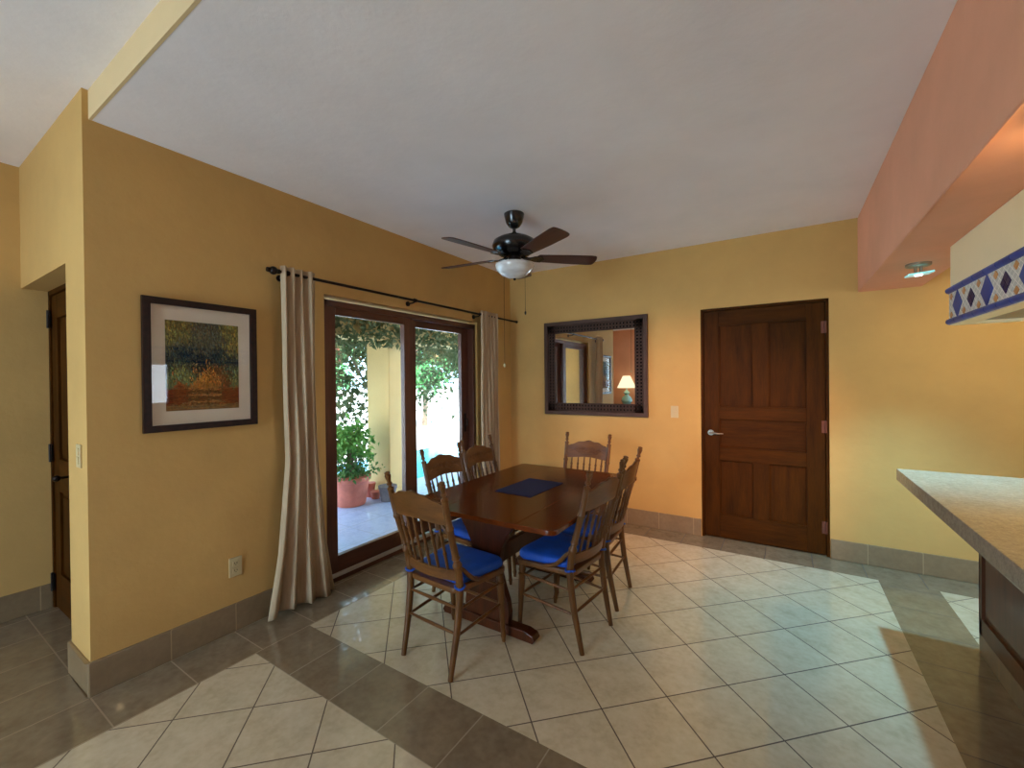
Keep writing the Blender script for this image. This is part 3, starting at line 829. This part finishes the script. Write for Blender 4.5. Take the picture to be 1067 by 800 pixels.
    # bent side brackets from post to seat
    for s in (-1, 1):
        x, y, r = interp(POST, .555)
        path = [(s * x, y + .01, .555), (s * (x + .004), y + .035, .535), (s * (x + .010), y + .065, .50), (s * (x + .012), y + .10, .468), (s * (x + .012), y + .15, .446), (s * (x + .012), y + .185, .441)]
        m = MB(); m.tube(path, [.009, .011, .0125, .0125, .011, .008], 8); m.build('bracket', M['chair'], t, smooth=True)
    return t
G = 'dining chairs around the table'
proto = make_chair('wooden spindle chair at the near end of the table, back to the camera')
spots = [
    ((-1.583, 1.838), -3.5, 'wooden spindle chair at the near end of the table, its back to the camera'),
    ((-1.131, 2.352), 84., 'wooden spindle chair on the right long side of the table, nearest the camera'),
    ((-1.146, 2.850), 93.5, 'wooden spindle chair on the right long side of the table, second from the camera'),
    ((-1.515, 3.370), 180., 'wooden spindle chair at the far end of the table, facing the camera under the mirror'),
    ((-1.915, 2.430), -90., 'wooden spindle chair on the sliding door side of the table, nearer the camera'),
    ((-1.965, 2.945), -88., 'wooden spindle chair on the sliding door side of the table, nearer the corner curtain'),
]
for i, ((x, y), a, lab) in enumerate(spots):
    o = proto if i == 0 else copy_tree(proto)
    o.location = (x, y, 0); o.rotation_euler = (0, 0, math.radians(a)); o['label'] = lab; o['group'] = G

# ------------------------------------------------------------------ kitchen island
I_ = thing('kitchen_island', 'wooden kitchen island with recessed panels and tile plinth at the right edge', 'kitchen island', (.886, 3.30, 0))
L, D = 2.9, .95
m = MB(); m.box(.014, D, -L, -.014, .11, .88); m.build('cabinet_body', M['island'], I_)
m = MB(); m.box(0, D, -L, 0, 0, .11); m.build('plinth', M['base'], I_, bevel=.003)
m = MB(); st = .075; n = 4; pw = L / n
for k in range(n + 1): yy = -L + pw * k; m.box(0, .0145, max(-L, yy - st / 2), min(0, yy + st / 2) if k < n else 0, .11, .88)
m.box(0, .0145, -L, 0, .11, .20); m.box(0, .0145, -L, 0, .79, .88)
m.box(0, .06, -.0145, 0, .11, .88); m.box(D - .06, D, -.0145, 0, .11, .88); m.box(0, D, -.0145, 0, .11, .20); m.box(0, D, -.0145, 0, .79, .88)
m.build('face_frame', M['island'], I_)
for k in range(n):
    y0, y1 = -L + pw * k + st / 2 + .03, -L + pw * (k + 1) - st / 2 - .03
    m = MB(); m.box(.007, .016, y0, y1, .23, .76); m.build('panel', M['island'], I_, bevel=.005)
C_ = MB(); C_.box(.57, 1.95, .30, 3.414, .882, .95)
o = C_.build('granite_countertop', M['granite'], bevel=.004)
tag(o, 'thick speckled granite worktop on the kitchen island', 'worktop')

# ------------------------------------------------------------------ range hood
H_ = thing('range_hood', 'cream plaster range hood with a blue diamond tile band', 'range hood', (.746, 3.157, 1.785))
HL, HD = 1.9, .72
m = MB(); m.box(0, HD, -HL, 0, .17, .404); m.box(.142, HD, -HL, 0, .404, 1.003); m.build('plaster_body', M['hood'], H_, bevel=.003)
m = MB(); m.box(-.004, HD + .004, -HL - .004, .004, .012, .172)
def dia(yc, zc, hy, hz, mi): m.prism([(yc - hy, zc), (yc, zc - hz), (yc + hy, zc), (yc, zc + hz)], 0, -.0065, -.0035, mi)
P0 = -.128; per = .371
for k in range(5): dia(P0 - per * k, .087, .068, .070, 1)
for k in range(4):
    for dy, dz in ((0, 1), (0, -1), (1, 0), (-1, 0)): dia(P0 - per / 2 - per * k + dy * .025, .087 + dz * .023, .023, .0212, 2)
for k in range(10):
    for zc in (.135, .039): dia(P0 + per / 4 - per / 2 * k, zc, .022, .018, 3)
m.build('tile_band', [M['grey_tile'], M['blue_tile'], M['purple_tile'], M['tan_tile']], H_)
for z, r in ((.172, .017), (.008, .016)):
    m = MB(); n = 15
    for k in range(n):
        y0, y1 = .012 - (HL + .02) * k / n, .012 - (HL + .02) * (k + 1) / n + .004
        m.tube([(-.001, y0, z), (-.001, y1, z)], r, 12)
    m.tube([(-.001, .003, z), (HD, .003, z)], r, 12)
    m.build('bullnose_trim', M['blue_tile'], H_, smooth=True)
m = MB(); m.box(.0, .07, -HL, 0, -.012, .012); m.box(HD - .07, HD, -HL, 0, -.012, .012); m.box(.07, HD - .07, -.07, 0, -.012, .012); m.box(.07, HD - .07, -HL, -HL + .07, -.012, .012)
m.build('underside_rim', M['hood'], H_)
m = MB(); m.box(.07, HD - .07, -HL + .07, -.07, .0, .01); fl_ = m.build('filter_panel', M['steel_grey'], H_)
for yy in (-.35, -.95):
    m = MB(); m.tube([(.2, yy, .0), (.2, yy - .0, -.018), (.2, yy - .10, -.022), (.2, yy - .2, -.018), (.2, yy - .2, .0)], .006, 8); m.build('filter_handle', M['chrome'], fl_, smooth=True)
for yy in (-.6, -1.4):
    m = MB(); m.lathe([(.03, -.006), (.034, -.002), (.034, .002)], (.38, yy, .0), 16); m.build('hood_lamp', M['hoodbulb'], H_, smooth=True)

# ------------------------------------------------------------------ spot lamps under the beam
def spot(loc, label):
    t = thing('spot_lamp', label, 'spot lamp', loc, 0, 'spot lamps under the beam')
    m = MB(); m.lathe([(.055, -.018), (.06, -.014), (.06, 0)], seg=24); m.build('mount', M['chrome'], t, smooth=True)
    for dx in (-.012, .012):
        m = MB(); m.tube([(dx, 0, -.018), (dx, 0, -.055)], .0075, 10); m.build('stem', M['chrome'], t, smooth=True)
    m = MB(); m.box(-.058, .058, -.058, .058, -.068, -.058); m.build('glass_plate', M['lampglass'], t, bevel=.004, rot=(math.radians(3), math.radians(-4), 0))
    m = MB(); m.lathe([(.018, -.073), (.02, -.069), (.02, -.066)], seg=16); m.build('bulb', M['led'], t)
    return t
spot((.692, 3.515, 2.19), 'small chrome spot lamp with aqua glass plate under the far end of the beam')
spot((.66, 1.62, 2.19), 'chrome spot lamp under the terracotta beam, nearest the camera')

# ------------------------------------------------------------------ table lamp and console seen in the mirror
c_ = thing('console_table', 'dark wooden console table carrying a lit lamp, seen in the mirror', 'console table', (-3.68, -2.86, 0))
m = MB(); m.box(-.48, .48, -.2, .2, .71, .75); m.build('tabletop', M['table_x'], c_, bevel=.004)
m = MB(); m.box(-.44, .44, -.17, .17, .60, .71); m.build('apron', M['table_x'], c_, bevel=.003)
for sx in (-1, 1):
    for sy in (-1, 1):
        m = MB(); m.tube([(sx * .42, sy * .15, 0), (sx * .42, sy * .15, .61)], [.018, .026], 8); m.build('leg', M['table_x'], c_)
l_ = thing('table_lamp', 'lit table lamp with cream cone shade and celadon base, seen in the mirror', 'table lamp', (-3.66, -2.84, .75))
m = MB(); m.lathe([(.08, 0), (.085, .02), (.05, .04), (.10, .10), (.15, .18), (.13, .27), (.06, .33), (.05, .36), (.09, .40), (.04, .46), (.015, .48), (.015, .56)], seg=24); m.build('base', M['lamp_ceramic'], l_, smooth=True)
m = MB(); m.lathe([(.25, .54), (.252, .545), (.10, .87), (.098, .872)], seg=32); m.build('lamp_shade', M['shade_lit'], l_, smooth=True)

# ------------------------------------------------------------------ outdoors
o = MB(); o.box(-5.0, -3.03, .93, 9.5, -.25, -.05); struct(o.build('patio_floor', M['patio']), 'pale patio tiles outside the sliding door', 'patio')
o = MB(); o.box(-60, -5.0, -40, 60, -.35, -.15); struct(o.build('ground', M['paving']), 'bright pale paving beyond the pool', 'ground')
o = MB(); o.box(-7.3, -5.0, 1.0, 12., -.148, -.09); struct(o.build('pool', M['pool']), 'turquoise water beyond the patio', 'pool')
o = MB(); o.box(-5.1, -3.03, .93, 9.5, 2.46, 2.6); struct(o.build('patio_roof', M['column']), 'roof over the patio', 'roof')
o = MB(); o.box(-4.98, -4.52, .93, 9.5, 2.08, 2.46); struct(o.build('trim_2', M['column']), 'yellow beam above the patio columns', 'beam')
o = MB(); o.box(-26.3, -26., -20, 50, -.15, 1.0); struct(o.build('wall_garden', M['white_wall']), 'low white garden wall far beyond the pool', 'wall')
def column(y, label):
    t = thing('patio_column', label, 'column', (-4.725, y, -.05), 0, 'patio columns')
    m = MB(); m.box(-.225, .225, -.225, .225, 0, 2.13); m.build('shaft', M['column'], t, bevel=.012)
    m = MB(); m.box(-.24, .24, -.24, .24, 0, .10); m.build('base', M['column'], t, bevel=.006)
column(4.175, 'square yellow patio column behind the left glass panel'); column(6.33, 'square yellow patio column at the right edge of the right glass panel')

def leaves(m, pts, size, rnd, mi=0, droop=.3):
    for p in pts:
        s = size * rnd.uniform(.6, 1.3); e = Euler((rnd.uniform(-1.2, 1.2), rnd.uniform(-1.2, 1.2), rnd.uniform(0, 2 * PI))).to_matrix()
        q = [Vector((0, 0, 0)), Vector((s * .5, s * .32, s * .06)), Vector((s * 1.1, 0, -s * droop)), Vector((s * .5, -s * .32, s * .06))]
        b = Vector(p); m.add([b + e @ v for v in q], [(0, 1, 2, 3)], mi)

# big pot with shrub
t = thing('potted_shrub', 'large terracotta pot with a leafy green shrub on the patio', 'potted plant', (-4.68, 3.46, -.05))
m = MB(); m.lathe([(.17, 0), (.185, .02), (.225, .30), (.245, .31), (.25, .36), (.235, .365), (.215, .33)], seg=28); m.build('pot', M['terr_pot'], t, smooth=True)
m = MB(); m.lathe([(.2, .30), (.215, .335), (.05, .345)], seg=20); m.build('soil', M['soil'], t)
rn = random.Random(5); m = MB(); st = MB()
for k in range(26):
    a = rn.uniform(0, 2 * PI); R = rn.uniform(.05, .30); h = rn.uniform(.55, 1.02); tip = Vector((R * math.cos(a), R * math.sin(a), h))
    st.tube([(R * .2 * math.cos(a), R * .2 * math.sin(a), .33), tip * .6 + Vector((0, 0, .1)), tip], .006, 5)
    leaves(m, [tip + Vector((rn.gauss(0, .05), rn.gauss(0, .05), rn.gauss(0, .04))) for _ in range(34)], .075, rn)
m.build('foliage', M['leaf_pot'], t); st.build('stem', M['bark'], t)
m = MB(); leaves(m, [(rn.gauss(0, .13), rn.gauss(0, .13), .36 + abs(rn.gauss(0, .12))) for _ in range(700)], .05, rn); m.build('foliage', M['leaf_low'], t)
def pot(name, loc, r, h, mat, label):
    t = thing(name, label, 'pot', loc)
    m = MB(); m.lathe([(r * .72, 0), (r * .78, h * .05), (r * .97, h * .8), (r * 1.05, h * .82), (r * 1.05, h), (r * .92, h), (r * .85, h * .75)], seg=22); m.build('body', mat, t, smooth=True)
    m = MB(); m.lathe([(r * .8, h * .74), (r * .9, h * .8), (r * .05, h * .82)], seg=18); m.build('soil', M['soil'], t)
pot('flower_pot', (-4.62, 3.80, -.05), .065, .10, M['terr_pot'], 'small terracotta pot on the patio beside the large pot')
pot('flower_pot', (-4.77, 3.835, -.05), .07, .19, M['terr_pot'], 'slightly taller terracotta pot behind the small pot on the patio')
pot('planter', (-4.40, 3.82, -.05), .115, .20, M['grey_pot'], 'grey clay planter at the foot of the yellow patio column')

# climbing vine hanging from the patio beam
v = thing('climbing_vine', 'climbing vine with a thin trunk hanging over the patio edge', 'vine', (-5.45, 4.55, -.15))
m = MB()
m.tube([(0, 0, 0), (.03, -.02, .5), (-.02, .03, 1.0), (.04, -.03, 1.5), (-.02, -.12, 2.0), (.02, -.3, 2.4)], [.035, .03, .028, .026, .024, .02], 8)
m.tube([(-.02, .03, 1.0), (.03, -.1, 1.4), (.02, -.35, 1.8), (.05, -.7, 2.3)], [.02, .018, .016, .012], 6)
m.tube([(.04, -.03, 1.5), (.06, .3, 1.9), (.04, .9, 2.25), (.05, 1.7, 2.4)], [.022, .02, .016, .012], 6)
for tw in ([(0, -.1, 1.2), (.02, -.35, 1.35), (.05, -.7, 1.5), (.0, -.95, 1.42)], [(.0, -.15, 1.5), (.05, -.45, 1.72), (.06, -.85, 1.85)], [(.02, .2, 1.75), (.05, .7, 1.6), (.0, 1.2, 1.62)], [(.0, -.05, 1.0), (.02, -.3, 1.1), (.0, -.6, 1.15)]):
    m.tube([(-.02, .03, tw[0][2] - .15)] + tw, .009, 5)
m.build('trunk', M['bark'], v, smooth=True)
rn = random.Random(9); m = MB(); fl2 = MB(); pts = []; fpts = []
while len(pts) < 9500:
    y = rn.uniform(-2.6, 4.6); x = rn.uniform(-.55, .40)
    drop = abs(rn.gauss(0, .72)); z = 2.62 - drop
    clump = math.sin(y * 3.1 + 1.) * .5 + math.sin(y * 7.3) * .3
    if drop > .45 + .45 * (clump + .6) : 
        if rn.random() > .12: continue
    if z < .9: continue
    pts.append((x, y, z))
    if rn.random() < .05: fpts.append((x, y + .03, z))
for _ in range(2600):
    y = rn.uniform(-2.4, 4.4); pts.append((rn.uniform(.98, 1.12), y, rn.uniform(2.12, 2.56) - .12 * max(0, math.sin(y * 2.3))))
for _ in range(900):
    a = rn.choice(((-.05, -.55, 1.5), (.05, -.75, 1.75), (0, -.35, 1.35), (.1, -.2, 1.7), (-.1, -.9, 1.4), (0, -.6, 1.15), (.1, .9, 1.45), (0, 1.3, 1.6)))
    pts.append((a[0] + rn.gauss(0, .15), a[1] + rn.gauss(0, .15), a[2] + rn.gauss(0, .14)))
leaves(m, pts, .085, rn); m.build('foliage', M['leaf_vine'], v)
leaves(fl2, fpts, .06, rn); fl2.build('blossom', M['flower'], v)
def tree(loc, h, cr, n, label, seed, mat='leaf_tree'):
    t = thing('garden_tree', label, 'tree', loc, 0, 'garden trees'); rn = random.Random(seed)
    m = MB(); m.tube([(0, 0, 0), (.05, .03, h * .3), (-.03, .05, h * .55), (.02, 0, h * .8)], [.12, .09, .07, .03], 8)
    for k in range(6):
        a = k * 1.05; m.tube([(0, .03, h * (.4 + .05 * k)), (cr * .5 * math.cos(a), cr * .5 * math.sin(a), h * (.6 + .04 * k))], [.045, .015], 6)
    m.build('trunk', M['bark'], t, smooth=True)
    m = MB(); pts = []
    cl = [(rn.gauss(0, cr * .5), rn.gauss(0, cr * .5), h * rn.uniform(.5, 1.)) for _ in range(26)]
    for _ in range(n):
        c = rn.choice(cl); pts.append((c[0] + rn.gauss(0, cr * .2), c[1] + rn.gauss(0, cr * .2), c[2] + rn.gauss(0, cr * .17)))
    leaves(m, pts, .2, rn); m.build('foliage', M[mat], t)
tree((-11.5, 11.8, -.15), 3.4, 1.2, 2200, 'light green tree beyond the pool seen through the right glass panel', 1)
tree((-12.5, 7.9, -.15), 3.4, 1.3, 2400, 'light green tree beyond the pool seen through the left glass panel', 2)
tree((-24., 23., -.15), 3.2, 1.8, 1800, 'distant green tree in front of the garden wall', 4)

# ------------------------------------------------------------------ lights
def area(name, loc, rot, sx, sy, power, col, spread=None):
    l = bpy.data.lights.new(name, 'AREA'); l.shape = 'RECTANGLE'; l.size = sx; l.size_y = sy; l.energy = power; l.color = col
    if spread: l.spread = spread
    o = bpy.data.objects.new(name, l); COL.objects.link(o); o.location = loc; o.rotation_euler = rot; return o
# daylight through the window behind the camera and the kitchen window (inside their panes)
area('front_window_daylight', ((FX0 + FX1) / 2, YF - .12, 1.2), (PI / 2, 0, 0), FX1 - FX0 - .2, 2.1, 44, (.66, .86, 1.), 1.9)
area('kitchen_window_daylight', (XR + .12, 2.25, 1.62), (0, PI / 2, 0), .85, 1.3, 18, (1., .98, .96))
def spotl(name, loc, power, col, ang, r=.03, blend=.6):
    l = bpy.data.lights.new(name, 'SPOT'); l.energy = power; l.color = col; l.shadow_soft_size = r; l.spot_size = math.radians(ang); l.spot_blend = blend
    o = bpy.data.objects.new(name, l); COL.objects.link(o); o.location = loc; return o
def point(name, loc, power, col, r=.03):
    l = bpy.data.lights.new(name, 'POINT'); l.energy = power; l.color = col; l.shadow_soft_size = r
    o = bpy.data.objects.new(name, l); COL.objects.link(o); o.location = loc; return o
spotl('spot_lamp_beam_light', (.692, 3.515, 2.105), 165, (.23, .68, 1.), 98, .022, .9)
point('near_spot_lamp_light', (.66, 1.62, 2.10), 7, (1., .72, .38), .03)
k = spotl('near_spot_lamp_beam', (.66, 1.62, 2.09), 330, (1., .54, .34), 54, .03, 1.)
k.rotation_euler = (Vector((-.82, 4.4, .75)) - k.location).to_track_quat('-Z', 'Y').to_euler()
spotl('hood_lamp_light', (1.126, 2.557, 1.778), 22, (1., .70, .18), 150, .004)
spotl('kitchen_ceiling_light', (1.9, 3.5, 2.72), 40, (1., .76, .24), 150, .06)

# sun over the garden and a bright hazy sky
l = bpy.data.lights.new('sun', 'SUN'); l.energy = 13; l.angle = .01; l.color = (1., .96, .88)
o = bpy.data.objects.new('sun', l); COL.objects.link(o)
dirv = Vector((-.45, .25, -1.)).normalized(); o.rotation_euler = dirv.to_track_quat('-Z', 'Y').to_euler()
# sky portal in the sliding door opening
l = bpy.data.lights.new('door_portal', 'AREA'); l.shape = 'RECTANGLE'; l.size = 2.0; l.size_y = 1.8; l.cycles.is_portal = True
o = bpy.data.objects.new('door_portal', l); COL.objects.link(o); o.location = (-3.04, 2.8, 1.08); o.rotation_euler = (0, -PI / 2, 0)
wd = bpy.data.worlds.new('sky'); S.world = wd; wd.use_nodes = True; nt = wd.node_tree; nt.nodes.clear()
bg = nt.nodes.new('ShaderNodeBackground'); out = nt.nodes.new('ShaderNodeOutputWorld')
bg.inputs[0].default_value = (.56, .78, 1., 1); bg.inputs[1].default_value = 6.8
nt.links.new(bg.outputs[0], out.inputs[0])

# ------------------------------------------------------------------ camera
cam = bpy.data.cameras.new('camera'); co = bpy.data.objects.new('camera', cam); COL.objects.link(co)
cam.sensor_width = 36.; cam.sensor_fit = 'HORIZONTAL'; cam.lens = 443.114 / 1067 * 36; cam.clip_start = .02; cam.clip_end = 300
yaw, pitch, roll = 0.56892631, -0.006006886, -0.01021502
R0 = Matrix.Rotation(yaw, 3, 'Z') @ Matrix.Rotation(pitch, 3, 'X')
rt, up, fw = R0 @ Vector((1, 0, 0)), R0 @ Vector((0, 0, 1)), R0 @ Vector((0, 1, 0))
cr, sr = math.cos(roll), math.sin(roll)
rt2 = rt * cr + up * sr; up2 = -rt * sr + up * cr
mat = Matrix((rt2, up2, -fw)).transposed().to_4x4(); mat.translation = (0, 0, 1.5)
co.matrix_world = mat
S.camera = co
S.view_settings.view_transform = 'Standard'; S.view_settings.look = 'None'
S.view_settings.exposure = 0.; S.view_settings.gamma = 1.; S.view_settings.use_curve_mapping = False
S.cycles.use_denoising = True
